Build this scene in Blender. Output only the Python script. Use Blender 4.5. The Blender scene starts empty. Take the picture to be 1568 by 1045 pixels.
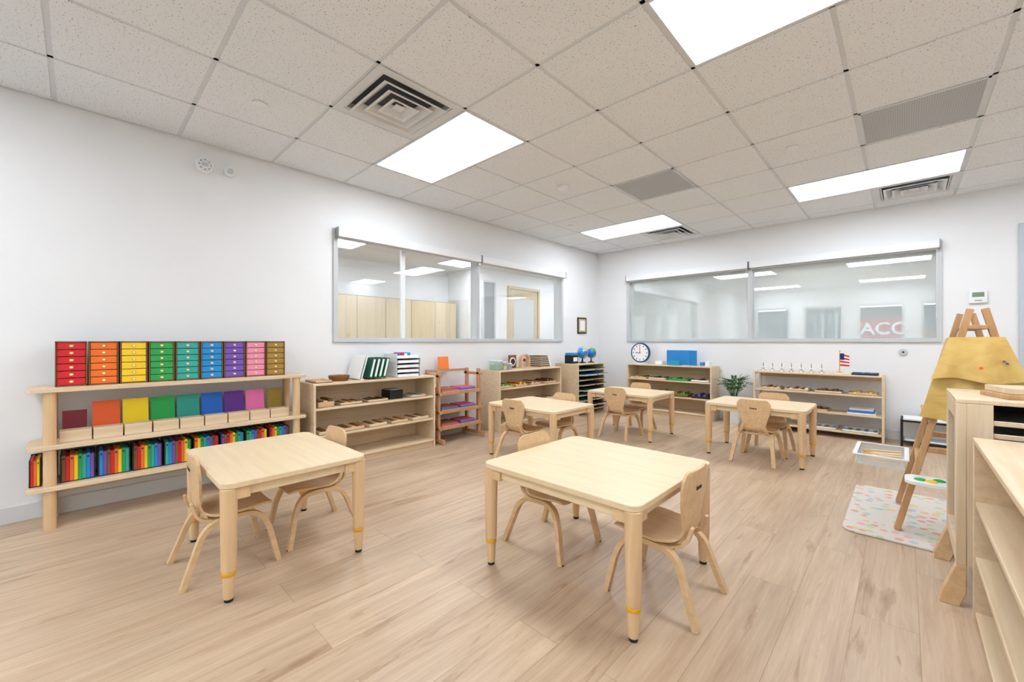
import bpy, math, random
from mathutils import Vector, Matrix
random.seed(7)
sc=bpy.context.scene
try:
    sc.view_settings.view_transform='Standard'; sc.view_settings.look='None'
except Exception as e: print(e)

# ------------------------------------------------------------------ materials
def lin(c):
    c=c/255.0
    return c/12.92 if c<=0.04045 else ((c+0.055)/1.055)**2.4
def rgb(t): return (lin(t[0]),lin(t[1]),lin(t[2]),1)
MC={}
def mat(name,col,rough=0.5,spec=0.4,metal=0,var=0.0,scale=6.0,bump=0.0,emit=0,alpha=None):
    if name in MC: return MC[name]
    m=bpy.data.materials.new(name); m.use_nodes=True
    nt=m.node_tree; b=nt.nodes['Principled BSDF']
    b.inputs['Roughness'].default_value=rough
    b.inputs['Specular IOR Level'].default_value=spec
    b.inputs['Metallic'].default_value=metal
    c=rgb(col)
    b.inputs['Base Color'].default_value=c
    if var>0 or bump>0:
        tc=nt.nodes.new('ShaderNodeTexCoord'); n=nt.nodes.new('ShaderNodeTexNoise')
        n.inputs['Scale'].default_value=scale; n.inputs['Detail'].default_value=3
        nt.links.new(tc.outputs['Object'],n.inputs['Vector'])
        if var>0:
            r=nt.nodes.new('ShaderNodeValToRGB')
            r.color_ramp.elements[0].position=.3; r.color_ramp.elements[1].position=.7
            r.color_ramp.elements[0].color=[x*(1-var) for x in c[:3]]+[1]
            r.color_ramp.elements[1].color=[min(1,x*(1+var)) for x in c[:3]]+[1]
            nt.links.new(n.outputs['Fac'],r.inputs['Fac']); nt.links.new(r.outputs['Color'],b.inputs['Base Color'])
        if bump>0:
            bp=nt.nodes.new('ShaderNodeBump'); bp.inputs['Strength'].default_value=bump; bp.inputs['Distance'].default_value=.002
            nt.links.new(n.outputs['Fac'],bp.inputs['Height']); nt.links.new(bp.outputs['Normal'],b.inputs['Normal'])
    MC[name]=m; return m

def wood(name,c1,c2,axis=0,rough=0.42,scale=1.0,contrast=1.0):
    if name in MC: return MC[name]
    m=bpy.data.materials.new(name); m.use_nodes=True
    nt=m.node_tree; N=nt.nodes; L=nt.links; b=N['Principled BSDF']
    b.inputs['Roughness'].default_value=rough; b.inputs['Specular IOR Level'].default_value=.35
    tc=N.new('ShaderNodeTexCoord'); mp=N.new('ShaderNodeMapping')
    s=[38*scale]*3; s[axis]=2.2*scale; mp.inputs['Scale'].default_value=s
    L.new(tc.outputs['Object'],mp.inputs['Vector'])
    n=N.new('ShaderNodeTexNoise'); n.inputs['Scale'].default_value=1; n.inputs['Detail'].default_value=5; n.inputs['Distortion'].default_value=.6
    L.new(mp.outputs['Vector'],n.inputs['Vector'])
    r=N.new('ShaderNodeValToRGB'); r.color_ramp.elements[0].position=.32; r.color_ramp.elements[1].position=.68
    r.color_ramp.elements[0].color=rgb(c2); r.color_ramp.elements[1].color=rgb(c1)
    L.new(n.outputs['Fac'],r.inputs['Fac']); L.new(r.outputs['Color'],b.inputs['Base Color'])
    MC[name]=m; return m

BIRCH=wood('birch_table',(228,205,168),(222,197,158),0,.38)
BIRCHY=wood('birch_shelf_y',(226,204,172),(213,188,153),1,.45)
BIRCHX=wood('birch_shelf_x',(226,204,172),(213,188,153),0,.45)
LEG=wood('beech_leg',(226,192,150),(214,178,134),2,.4)
CHAIR=wood('beech_chair',(222,188,146),(208,172,128),1,.4)
BEECH=wood('beech_rack',(200,152,112),(182,132,92),2,.45)
EASEL=wood('easel_oak',(204,162,116),(186,140,94),2,.5)
EPANEL=wood('easel_panel',(216,182,100),(200,164,84),2,.5)
BROWN=wood('brown_frame',(140,94,52),(112,70,36),2,.5)
WICK=mat('wicker',(150,98,60),.7,var=.35,scale=60)
WHITE=mat('white_plastic',(232,233,234),.4)
PAPER=mat('paper_white',(238,238,236),.8)
BLACK=mat('black_rubber',(22,22,22),.5)
DARK=mat('dark_box',(44,38,34),.55)
YEL=mat('yellow_ring',(226,166,40),.4)
METAL=mat('aluminium_frame',(198,201,202),.35,metal=.0)
GREYM=mat('grey_metal',(150,152,153),.4,metal=.3)
CHROME=mat('chrome',(200,200,200),.2,metal=1)
WALL=mat('wall_paint',(231,231,231),.85,spec=.2,var=.01,scale=3)
BASEB=mat('baseboard_paint',(212,213,212),.6)
RB=[(206,34,42),(236,114,40),(244,204,46),(44,162,80),(50,168,154),(32,140,206),(116,84,178),(236,146,172),(164,130,60)]
RBM=[mat('drawer_colour_%d'%i,c,.5) for i,c in enumerate(RB)]
SQ=[(126,36,48),(240,100,44),(252,220,24),(34,168,78),(40,156,142),(24,104,206),(100,46,150),(240,120,184),(156,130,44)]
SQM=[mat('square_colour_%d'%i,c,.55) for i,c in enumerate(SQ)]
GREEN=mat('folder_green',(24,92,74),.5)
BLUE=mat('blue_plastic',(44,134,200),.45)
PINK=mat('pink_mat',(206,96,130),.7)
MBLUE=mat('blue_mat',(62,112,190),.6)
ORANGE=mat('orange_card',(244,130,56),.6)

def emis(name,col,s):
    m=bpy.data.materials.new(name); m.use_nodes=True; nt=m.node_tree; nt.nodes.clear()
    e=nt.nodes.new('ShaderNodeEmission'); o=nt.nodes.new('ShaderNodeOutputMaterial')
    e.inputs['Color'].default_value=col; e.inputs['Strength'].default_value=s
    nt.links.new(e.outputs[0],o.inputs[0]); return m
PANEL=emis('led_panel',(.905,.972,1.055,1),14.6)
def glass(name,refl,haze,hcol=(.8,.85,.84,1),tint=(.93,.96,.95,1)):
    m=bpy.data.materials.new(name); m.use_nodes=True; nt=m.node_tree; nt.nodes.clear(); N=nt.nodes;L=nt.links
    o=N.new('ShaderNodeOutputMaterial'); t=N.new('ShaderNodeBsdfTransparent'); g=N.new('ShaderNodeBsdfGlossy'); d=N.new('ShaderNodeBsdfDiffuse')
    t.inputs[0].default_value=tint; g.inputs['Roughness'].default_value=0.0; d.inputs[0].default_value=hcol
    m1=N.new('ShaderNodeMixShader'); m1.inputs[0].default_value=haze; L.new(t.outputs[0],m1.inputs[1]); L.new(d.outputs[0],m1.inputs[2])
    m2=N.new('ShaderNodeMixShader'); m2.inputs[0].default_value=refl; L.new(m1.outputs[0],m2.inputs[1]); L.new(g.outputs[0],m2.inputs[2])
    L.new(m2.outputs[0],o.inputs[0]); return m
GL_L=glass('glass_clear',.10,.02,tint=(.98,.99,.985,1))
GL_B=glass('glass_hazy',.42,.42,(.88,.93,.915,1),tint=(.93,.965,.95,1))
GL_C=glass('clear_plastic',.15,.3,(.85,.87,.9,1))

# ------------------------------------------------------------------ mesh builder
class M:
    def __init__(s,T=None): s.v=[];s.f=[];s.fm=[];s.ms=[];s.T=T;s.X=None
    def mi(s,m):
        if m not in s.ms: s.ms.append(m)
        return s.ms.index(m)
    def add(s,vs,fs,m):
        b=len(s.v); k=s.mi(m)
        for p in vs:
            p=Vector(p)
            if s.X is not None: p=s.X@p
            if s.T: p=Vector(s.T(*p))
            s.v.append(p)
        for f in fs: s.f.append([b+i for i in f]); s.fm.append(k)
    def box(s,x0,x1,y0,y1,z0,z1,m):
        s.add([(x0,y0,z0),(x1,y0,z0),(x1,y1,z0),(x0,y1,z0),(x0,y0,z1),(x1,y0,z1),(x1,y1,z1),(x0,y1,z1)],
              [(0,3,2,1),(4,5,6,7),(0,1,5,4),(1,2,6,5),(2,3,7,6),(3,0,4,7)],m)
    def cyl(s,p0,p1,r0,m,r1=None,n=16):
        r1=r0 if r1 is None else r1
        p0=Vector(p0);p1=Vector(p1);d=(p1-p0).normalized()
        u=d.cross(Vector((0,0,1)) if abs(d.z)<.9 else Vector((1,0,0))).normalized(); w=d.cross(u)
        vs=[]
        for P,r in ((p0,r0),(p1,r1)):
            for i in range(n):
                a=2*math.pi*i/n; vs.append(P+u*r*math.cos(a)+w*r*math.sin(a))
        fs=[(i,(i+1)%n,n+(i+1)%n,n+i) for i in range(n)]+[tuple(range(n-1,-1,-1)),tuple(range(n,2*n))]
        s.add(vs,fs,m)
    def lathe(s,prof,c,m,n=20,close=True):
        vs=[];k=len(prof)
        for r,z in prof:
            for i in range(n):
                a=2*math.pi*i/n; vs.append((c[0]+r*math.cos(a),c[1]+r*math.sin(a),c[2]+z))
        fs=[(j*n+i,j*n+(i+1)%n,(j+1)*n+(i+1)%n,(j+1)*n+i) for j in range(k-1) for i in range(n)]
        if close: fs+= [tuple(range(n-1,-1,-1)),tuple((k-1)*n+i for i in range(n))]
        s.add(vs,fs,m)
    def ball(s,c,r,m,n=16,sz=1):
        s.lathe([(max(.0005,r*math.sin(math.pi*j/n)),-r*sz*math.cos(math.pi*j/n)) for j in range(n+1)],c,m,n)
    def prism(s,pts,off,m):
        n=len(pts);off=Vector(off)
        vs=[Vector(p) for p in pts]+[Vector(p)+off for p in pts]
        s.add(vs,[tuple(range(n-1,-1,-1)),tuple(range(n,2*n))]+[(i,(i+1)%n,n+(i+1)%n,n+i) for i in range(n)],m)
    def rrect(s,x0,x1,y0,y1,z0,z1,r,m,n=6):
        pts=[]
        for cx,cy,a0 in ((x1-r,y1-r,0),(x0+r,y1-r,90),(x0+r,y0+r,180),(x1-r,y0+r,270)):
            for i in range(n+1):
                a=math.radians(a0+90*i/n); pts.append((cx+r*math.cos(a),cy+r*math.sin(a),z0))
        s.prism(pts,(0,0,z1-z0),m)
    def sweep(s,path,side,w,t,m):
        path=[Vector(p) for p in path]; side=Vector(side).normalized(); vs=[];n=len(path)
        for i,p in enumerate(path):
            tg=(path[min(i+1,n-1)]-path[max(i-1,0)]).normalized()
            nn=tg.cross(side).normalized()
            for a,b in ((-1,-1),(1,-1),(1,1),(-1,1)): vs.append(p+side*w/2*a+nn*t/2*b)
        fs=[(j*4+i,j*4+(i+1)%4,(j+1)*4+(i+1)%4,(j+1)*4+i) for j in range(n-1) for i in range(4)]
        fs+=[(3,2,1,0),tuple((n-1)*4+i for i in range(4))]
        s.add(vs,fs,m)
    def done(s,name,bevel=0,smooth=True,loc=None,rz=0,origin=True,seg=2):
        me=bpy.data.meshes.new(name)
        vs=s.v; o=Vector((0,0,0))
        if origin and loc is None:
            o=Vector(((min(p.x for p in vs)+max(p.x for p in vs))/2,(min(p.y for p in vs)+max(p.y for p in vs))/2,min(p.z for p in vs)))
        me.from_pydata([tuple(p-o) for p in vs],[],s.f)
        for m in s.ms: me.materials.append(m)
        for p,k in zip(me.polygons,s.fm): p.material_index=k
        import bmesh
        bm=bmesh.new(); bm.from_mesh(me); bmesh.ops.recalc_face_normals(bm,faces=bm.faces); bm.to_mesh(me); bm.free()
        if smooth:
            for p in me.polygons: p.use_smooth=True
            me.set_sharp_from_angle(angle=math.radians(35))
        ob=bpy.data.objects.new(name,me); sc.collection.objects.link(ob)
        ob.location=o if loc is None else loc
        if rz: ob.rotation_euler=(0,0,rz)
        if bevel:
            md=ob.modifiers.new('bevel','BEVEL'); md.width=bevel; md.segments=seg; md.limit_method='ANGLE'; md.angle_limit=math.radians(40)
        return ob
def dup(ob,loc,rz=0,name=None):
    o=ob.copy(); sc.collection.objects.link(o); o.location=loc; o.rotation_euler=(0,0,rz)
    return o
def smoothpath(pts,k=6):
    P=[Vector(p) for p in pts]; out=[]
    for i in range(len(P)-1):
        p0=P[max(i-1,0)];p1=P[i];p2=P[i+1];p3=P[min(i+2,len(P)-1)]
        for j in range(k):
            t=j/k; out.append(.5*((2*p1)+(-p0+p2)*t+(2*p0-5*p1+4*p2-p3)*t*t+(-p0+3*p1-3*p2+p3)*t**3))
    out.append(P[-1]); return out

LX=-3.80; BY=6.12; RX=2.4; FY=-1.9; CH=2.55
# ------------------------------------------------------------------ floor
def floor_mat():
    m=bpy.data.materials.new('oak_planks'); m.use_nodes=True; nt=m.node_tree;N=nt.nodes;L=nt.links;b=N['Principled BSDF']
    tc=N.new('ShaderNodeTexCoord'); mp=N.new('ShaderNodeMapping'); mp.inputs['Rotation'].default_value=(0,0,math.pi/2)
    L.new(tc.outputs['Object'],mp.inputs['Vector'])
    br=N.new('ShaderNodeTexBrick'); br.offset=.37; br.offset_frequency=2
    br.inputs['Scale'].default_value=1; br.inputs['Brick Width'].default_value=1.5; br.inputs['Row Height'].default_value=.185
    br.inputs['Mortar Size'].default_value=.0012; br.inputs['Mortar Smooth'].default_value=.15
    br.inputs['Color1'].default_value=(0,0,0,1); br.inputs['Color2'].default_value=(1,1,1,1); br.inputs['Mortar'].default_value=(.5,.5,.5,1)
    L.new(mp.outputs['Vector'],br.inputs['Vector'])
    sc1=N.new('ShaderNodeVectorMath'); sc1.operation='SCALE'; sc1.inputs['Scale'].default_value=17.0
    L.new(br.outputs['Color'],sc1.inputs[0])
    ad=N.new('ShaderNodeVectorMath'); ad.operation='ADD'; L.new(mp.outputs['Vector'],ad.inputs[0]); L.new(sc1.outputs[0],ad.inputs[1])
    def noise(sx,sy,det,dist):
        q=N.new('ShaderNodeMapping'); q.inputs['Scale'].default_value=(sx,sy,1); L.new(ad.outputs[0],q.inputs['Vector'])
        n=N.new('ShaderNodeTexNoise'); n.inputs['Scale'].default_value=1; n.inputs['Detail'].default_value=det; n.inputs['Distortion'].default_value=dist
        n.inputs['Roughness'].default_value=.62
        L.new(q.outputs[0],n.inputs['Vector']); return n
    n1=noise(1.6,20,8,.5); n2=noise(4,130,4,.2); n3=noise(1.8,12,5,.7); n4=noise(5,13,2,.3)
    def ramp(src,p0,p1,c0,c1):
        r=N.new('ShaderNodeValToRGB'); r.color_ramp.elements[0].position=p0; r.color_ramp.elements[1].position=p1
        r.color_ramp.elements[0].color=c0; r.color_ramp.elements[1].color=c1; L.new(src,r.inputs['Fac']); return r
    base=ramp(n1.outputs['Fac'],.32,.66,rgb((182,154,127)),rgb((207,182,154)))
    fine=ramp(n2.outputs['Fac'],.3,.7,(.90,.90,.89,1),(1.04,1.04,1.04,1))
    knot=ramp(n3.outputs['Fac'],.30,.41,(.72,.63,.55,1),(1,1,1,1))
    knot2=ramp(n4.outputs['Fac'],.20,.27,(.50,.42,.35,1),(1,1,1,1))
    tint=ramp(br.outputs['Color'],0,1,(.92,.91,.90,1),(1.04,1.04,1.04,1))
    def mul(a,bb):
        x=N.new('ShaderNodeMix'); x.data_type='RGBA'; x.blend_type='MULTIPLY'; x.inputs['Factor'].default_value=1
        L.new(a,x.inputs[6]); L.new(bb,x.inputs[7]); return x.outputs[2]
    c=mul(mul(mul(mul(base.outputs[0],fine.outputs[0]),knot.outputs[0]),tint.outputs[0]),knot2.outputs[0])
    seam=ramp(br.outputs['Fac'],0,1,(1,1,1,1),(.70,.65,.60,1)); c=mul(c,seam.outputs[0])
    L.new(c,b.inputs['Base Color']); b.inputs['Roughness'].default_value=.36; b.inputs['Specular IOR Level'].default_value=.35
    return m
m=M(); m.box(LX-.15,RX+.15,FY-.15,BY+.15,-.1,0,floor_mat()); m.done('floor',smooth=False)

# ------------------------------------------------------------------ ceiling
def tile_mat():
    m=bpy.data.materials.new('acoustic_tile'); m.use_nodes=True; nt=m.node_tree;N=nt.nodes;L=nt.links;b=N['Principled BSDF']
    b.inputs['Roughness'].default_value=.9; b.inputs['Specular IOR Level'].default_value=.1
    tc=N.new('ShaderNodeTexCoord'); n=N.new('ShaderNodeTexNoise'); n.inputs['Scale'].default_value=105; n.inputs['Detail'].default_value=3; n.inputs['Roughness'].default_value=.65
    L.new(tc.outputs['Object'],n.inputs['Vector'])
    r=N.new('ShaderNodeValToRGB'); r.color_ramp.elements[0].position=.34; r.color_ramp.elements[1].position=.39
    r.color_ramp.elements[0].color=rgb((138,139,140)); r.color_ramp.elements[1].color=rgb((232,235,238))
    L.new(n.outputs['Fac'],r.inputs['Fac']); L.new(r.outputs[0],b.inputs['Base Color'])
    return m
TILE=tile_mat(); TBAR=mat('ceiling_tbar',(214,217,220),.5)
GX=[-3.82+.598*i for i in range(12)]; GY=[-1.9+.6*i for i in range(14)]
lightcells=set(); lights=[]
for (gx,gy) in ((1,6),(5,6),(1,11),(5,11),(1,1),(5,1),(9,6),(9,11),(9,1)):
    lights.append((gx,gy)); lightcells.add((gx,gy)); lightcells.add((gx+1,gy))
diffs=[(2,5),(2,12),(6,12),(6,5),(2,0)]; grilles=[(6,9),(3,9)]
special=lightcells|set(diffs)|set(grilles)
m=M(); zt=CH
for i in range(11):
    x0=GX[i];x1=min(GX[i+1],RX+.05)
    if x0>=RX: continue
    for j in range(len(GY)):
        y0=GY[j];y1=min(y0+.6,BY+.02)
        if (i,j) in special or y1-y0<.03: continue
        e=.011
        m.box(max(x0,LX-.0)+e,x1-e,y0+e,y1-e,zt-.002,zt+.012,TILE)
for x in GX: 
    if x<RX: m.box(x-.013,x+.013,FY,BY,zt+.003,zt+.02,TBAR)
for y in GY: m.box(LX,RX,y-.013,y+.013,zt+.003,zt+.02,TBAR)
m.box(LX-.15,RX+.15,FY-.15,BY+.15,zt+.14,zt+.2,TBAR)
m.done('ceiling',bevel=0.002,smooth=False,seg=1)
for (i,j) in lights:
    m=M(); x0,x1,y0,y1=GX[i],GX[i+2],GY[j],GY[j]+.6
    if x0>RX-.5: continue
    x1=min(x1,RX-.02)
    m.box(x0+.02,x1-.02,y0+.02,y1-.02,zt+.002,zt+.03,PANEL)
    for a in ((x0+.008,x1-.008,y0+.008,y0+.022),(x0+.008,x1-.008,y1-.022,y1-.008),(x0+.008,x0+.022,y0+.022,y1-.022),(x1-.022,x1-.008,y0+.022,y1-.022)):
        m.box(a[0],a[1],a[2],a[3],zt-.003,zt+.03,TBAR)
    m.done('ceiling_light_panel',smooth=False)
DIFM=mat('diffuser_white',(216,218,220),.5); DIFD=mat('duct_dark',(105,105,105),.8)
for (i,j) in diffs:
    m=M(); cx=(GX[i]+GX[i+1])/2; cy=GY[j]+.3
    H=.292
    def ring(h0,z0,h1,z1,th=.003):
        for k in range(4):
            R=Matrix.Rotation(k*math.pi/2,4,'Z')
            p=[(-h0,-h0,z0),(h0,-h0,z0),(h1,-h1,z1),(-h1,-h1,z1)]
            q=[(a,b,c+th) for a,b,c in p]
            vs=[Matrix.Translation((cx,cy,zt))@R@Vector(v) for v in p+q]
            m.add(vs,[(0,1,2,3),(7,6,5,4),(0,4,5,1),(1,5,6,2),(2,6,7,3),(3,7,4,0)],DIFM)
    ring(H,-.002,.245,-.002)
    ring(.245,-.002,.235,.02)
    for h in (.212,.150,.088):
        ring(h+.006,-.022,h-.012,-.018); ring(h-.012,-.018,h-.056,.02)
    ring(.032,-.004,.0,-.004)
    m.box(cx-.23,cx+.23,cy-.23,cy+.23,zt+.04,zt+.045,DIFD)
    for a in ((cx-.24,cx-.23,cy-.24,cy+.24),(cx+.23,cx+.24,cy-.24,cy+.24),(cx-.23,cx+.23,cy-.24,cy-.23),(cx-.23,cx+.23,cy+.23,cy+.24)):
        m.box(a[0],a[1],a[2],a[3],zt+.004,zt+.045,DIFM)
    m.done('ceiling_air_diffuser',smooth=False)
def perf():
    m=bpy.data.materials.new('perforated_metal'); m.use_nodes=True; nt=m.node_tree;N=nt.nodes;L=nt.links;b=N['Principled BSDF']
    tc=N.new('ShaderNodeTexCoord'); v=N.new('ShaderNodeTexVoronoi'); v.inputs['Scale'].default_value=90; v.inputs['Randomness'].default_value=0
    L.new(tc.outputs['Object'],v.inputs['Vector']); r=N.new('ShaderNodeValToRGB'); r.color_ramp.elements[0].position=.3; r.color_ramp.elements[1].position=.36
    r.color_ramp.elements[0].color=rgb((110,110,112)); r.color_ramp.elements[1].color=rgb((180,182,184))
    L.new(v.outputs['Distance'],r.inputs['Fac']); L.new(r.outputs[0],b.inputs['Base Color']); b.inputs['Roughness'].default_value=.5; return m
PERF=perf()
for (i,j) in grilles:
    m=M(); x0,x1,y0,y1=GX[i]+.012,GX[i+1]-.012,GY[j]+.012,GY[j]+.588
    m.box(x0+.012,x1-.012,y0+.012,y1-.012,zt,zt+.01,PERF)
    for a in ((x0,x1,y0,y0+.012),(x0,x1,y1-.012,y1),(x0,x0+.012,y0,y1),(x1-.012,x1,y0,y1)): m.box(*a,zt-.003,zt+.012,TBAR)
    m.done('ceiling_return_grille',smooth=False)
m=M(); m.lathe([(.05,0),(.052,-.012),(.045,-.03),(.03,-.045),(.012,-.047)],(-2.36,3.19,zt-.003),WHITE,24); m.lathe([(.04,-.031),(.041,-.033),(.035,-.036)],(-2.36,3.19,zt-.003),GREYM,24); m.done('smoke_detector')
for p in ((-2.91,.78),(-3.1,4.35),(-.62,3.75)):
    m=M(); m.lathe([(.042,0),(.044,-.004),(.04,-.007),(.01,-.009)],(p[0],p[1],zt-.003),WHITE,24); m.done('sprinkler_cover')

# ------------------------------------------------------------------ walls
def wall_holes(name,axis,pos,th,a0,a1,holes):
    m=M(); 
    def bx(p,q,z0,z1):
        if q-p<1e-4 or z1-z0<1e-4: return
        if axis=='x': m.box(min(pos,pos+th),max(pos,pos+th),p,q,z0,z1,WALL)
        else: m.box(p,q,min(pos,pos+th),max(pos,pos+th),z0,z1,WALL)
    cur=a0
    for h in sorted(holes):
        bx(cur,h[0],0,CH+.14); bx(h[0],h[1],0,h[2]); bx(h[0],h[1],h[3],CH+.14); cur=h[1]
    bx(cur,a1,0,CH+.14)
    return m.done(name,smooth=False)
WL=(1.61,5.11,1.06,2.11); WB=(-3.25,.28,1.06,2.11)
wall_holes('wall_left','x',LX,-.13,FY-.13,BY+.13,[WL])
DOOR=(.82,1.80,0,2.14)
wall_holes('wall_back','y',BY,.13,LX,RX+.13,[WB,DOOR])
RW=[(-2.1,-1.2,.35,2.05),(-.9,0.0,.35,2.05),(.3,1.2,.35,2.05),(-3.3,-2.4,.35,2.05)]
wall_holes('wall_rear','y',FY,-.13,LX,RX+.13,RW)
wall_holes('wall_right','x',RX,.13,FY,BY,[])
m=M(); m.box(LX,LX+.012,FY,BY,0,.1,BASEB); m.done('baseboard_left',.003)
m=M(); m.box(LX+.012,.76,BY-.012,BY,0,.1,BASEB); m.box(1.86,RX,BY-.012,BY,0,.1,BASEB); m.done('baseboard_back',.003)
m=M(); m.box(LX+.012,RX,FY,FY+.012,0,.1,BASEB); m.done('baseboard_rear',.003)
m=M(); m.box(RX-.012,RX,FY+.012,BY-.012,0,.1,BASEB); m.done('baseboard_right',.003)
TL=lambda x,y,z:(LX+y,x,z)
TB=lambda x,y,z:(x,BY-y,z)
def window(name,T,W,mulls,gl,thin=()):
    a0,a1,z0,z1=W; m=M(T); f=.04
    m.box(a0,a1,-.13,.02,z0,z0+f,METAL); m.box(a0,a1,-.13,.02,z1-f,z1,METAL)
    m.box(a0,a0+f,-.13,.02,z0+f,z1-f,METAL); m.box(a1-f,a1,-.13,.02,z0+f,z1-f,METAL)
    for q in mulls: m.box(q-.025,q+.025,-.1,.012,z0+f,z1-f,METAL)
    for q in thin: m.box(q-.02,q+.02,-.09,-.05,z0+f,z1-f,WHITE)
    m.box(a0+f,a1-f,-.07,-.064,z0+f,z1-f,gl)
    e=[a0+.01]+list(mulls)+[a1-.01]
    for p,q in zip(e[:-1],e[1:]):
        m.box(p+.012,q-.012,.02,.085,z1-.085,z1-.005,WHITE)
        m.box(p+.004,p+.012,.02,.09,z1-.09,z1,GREYM); m.box(q-.012,q-.004,.02,.09,z1-.09,z1,GREYM)
        m.box(p+.02,q-.02,.03,.045,z1-.102,z1-.085,METAL)
        m.cyl((q-.03,.06,z1-.085),(q-.03,.06,z0+.25),.002,WHITE,n=6)
    return m.done(name,.003)
window('window_1',TL,WL,[3.38],GL_L,thin=(2.38,))
window('window_2',TB,WB,[-1.48],GL_B)
for k,(a,b,z0,z1) in enumerate(RW):
    m=M()
    for bb in ((a,b,z0,z0+.05),(a,b,z1-.05,z1),(a,a+.05,z0+.05,z1-.05),(b-.05,b,z0+.05,z1-.05)): m.box(bb[0],bb[1],FY-.12,FY+.01,bb[2],bb[3],METAL)
    m.box(a+.05,b-.05,FY-.07,FY-.064,z0+.05,z1-.05,glass('ext_glass%d'%k,.06,0)); m.done('window_%d'%(k+3),.002)
DRF=mat('door_frame_paint',(190,196,204),.5)
m=M(TB); a,b=DOOR[0]+.002,DOOR[1]-.002
m.box(a,a+.05,-.128,-.001,0.001,2.138,DRF); m.box(b-.05,b,-.128,-.001,.001,2.138,DRF); m.box(a+.05,b-.05,-.128,-.001,2.09,2.138,DRF)
m.box(a-.04,a+.03,.001,.016,0.001,2.18,DRF); m.box(b-.03,b+.04,.001,.016,.001,2.18,DRF); m.box(a+.03,b-.03,.001,.016,2.11,2.18,DRF)
m.box(a+.053,b-.053,-.06,-.02,.01,2.087,wood('door_veneer',(214,196,164),(200,180,146),2))
m.cyl((b-.13,-.02,1),(b-.13,.04,1),.012,CHROME); m.box(b-.23,b-.12,.035,.05,.99,1.01,CHROME)
m.done('door_1',.003)

# ------------------------------------------------------------------ rooms beyond
CARP=mat('hall_floor',(190,170,150),.5)
m=M(); m.box(-7.2,LX-.13,.0,9.2,-.1,0,CARP); m.done('floor_hall',smooth=False)
m=M(); m.box(-7.2,LX-.13,.0,9.2,CH,CH+.06,mat('hall_ceiling',(225,226,226),.9)); m.done('ceiling_hall',smooth=False)
for (a,b,c,d) in ((-5.2,-4.2,1.2,1.8),(-5.2,-4.2,3.4,4.0),(-6.4,-5.6,2.4,3.0),(-6.4,-5.6,4.7,5.3),(-5.2,-4.2,5.8,6.4),(-5.6,-4.6,7.4,8.0)):
    m=M(); m.box(a,b,c,d,CH-.012,CH-.001,PANEL); m.box(a-.02,b+.02,c-.02,d+.02,CH-.008,CH-.0005,TBAR); m.done('ceiling_light_hall',smooth=False)
m=M(); m.box(-7.3,-7.2,0,9.2,0,CH,WALL); m.box(-7.2,LX-.13,-.1,0,0,CH,WALL); m.box(-7.2,LX-.13,9.2,9.3,0,CH,WALL); m.done('wall_hall_outer',smooth=False)
m=M(); m.box(-7.2,-6.2,5.55,9.2,0,CH,WALL); m.done('wall_hall_inner',smooth=False)
HW=wood('hall_panel_wood',(202,186,154),(190,170,136),2,.5,.6)
m=M()
for k in range(9):
    y0=.6+k*.54; m.box(-7.2,-6.8,y0+.004,y0+.536,.1,1.85,HW)
m.box(-7.2,-6.82,.6,5.46,0,1.86,mat('panel_gap',(120,100,75),.6)); m.done('hall_cabinet_wall',.003)
m=M()
m.box(-6.199,-6.17,6.42,7.34,0,2.2,HW); m.box(-6.199,-6.14,6.36,6.42,0,2.26,HW); m.box(-6.199,-6.14,7.34,7.40,0,2.26,HW); m.box(-6.199,-6.14,6.42,7.34,2.2,2.26,HW)
m.box(-6.175,-6.165,6.55,7.2,.9,2.0,METAL); m.box(-6.17,-6.1,6.5,6.53,1.0,1.03,CHROME); m.done('door_2',.003)
m=M(); m.box(-6.2,-6.15,5.62,5.66,0,2.3,METAL); m.box(-6.2,-6.15,5.95,5.99,0,2.3,METAL); m.box(-6.2,-6.15,5.66,5.95,2.26,2.3,METAL); m.box(-6.2,-6.15,5.66,5.95,0,.1,METAL)
m.box(-6.18,-6.175,5.66,5.95,.1,2.26,GREYM); m.done('window_7',.003)
m=M(); m.box(-3.9,1.9,BY+.13,9.4,-.1,0,CARP); m.done('floor_next_room',smooth=False)
m=M(); m.box(-3.9,1.9,BY+.13,9.4,CH,CH+.06,MC['hall_ceiling']); m.done('ceiling_next_room',smooth=False)
for (a,c) in ((-3.0,7.0),(-.8,7.0),(-1.9,8.3)):
    m=M(); m.box(a,a+1.2,c,c+.6,CH-.012,CH-.001,PANEL); m.box(a-.02,a+1.22,c-.02,c+.62,CH-.008,CH-.0005,TBAR); m.done('ceiling_light_next_room',smooth=False)
m=M(); m.box(-3.9,1.9,9.4,9.5,0,CH,WALL); m.box(1.9,2.0,BY+.13,9.5,0,CH,WALL); m.box(-3.92,-3.82,BY+.13,9.5,0,CH,WALL); m.done('wall_next_room',smooth=False)
m=M()
for z in (.4,.8,1.2,1.6,2.0): m.box(-3.8,-3.4,6.9,7.9,z,z+.02,METAL)
for q in (6.9,7.88): m.box(-3.8,-3.4,q,q+.02,0,2.02,METAL)
m.done('next_room_shelf',.002)

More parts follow.
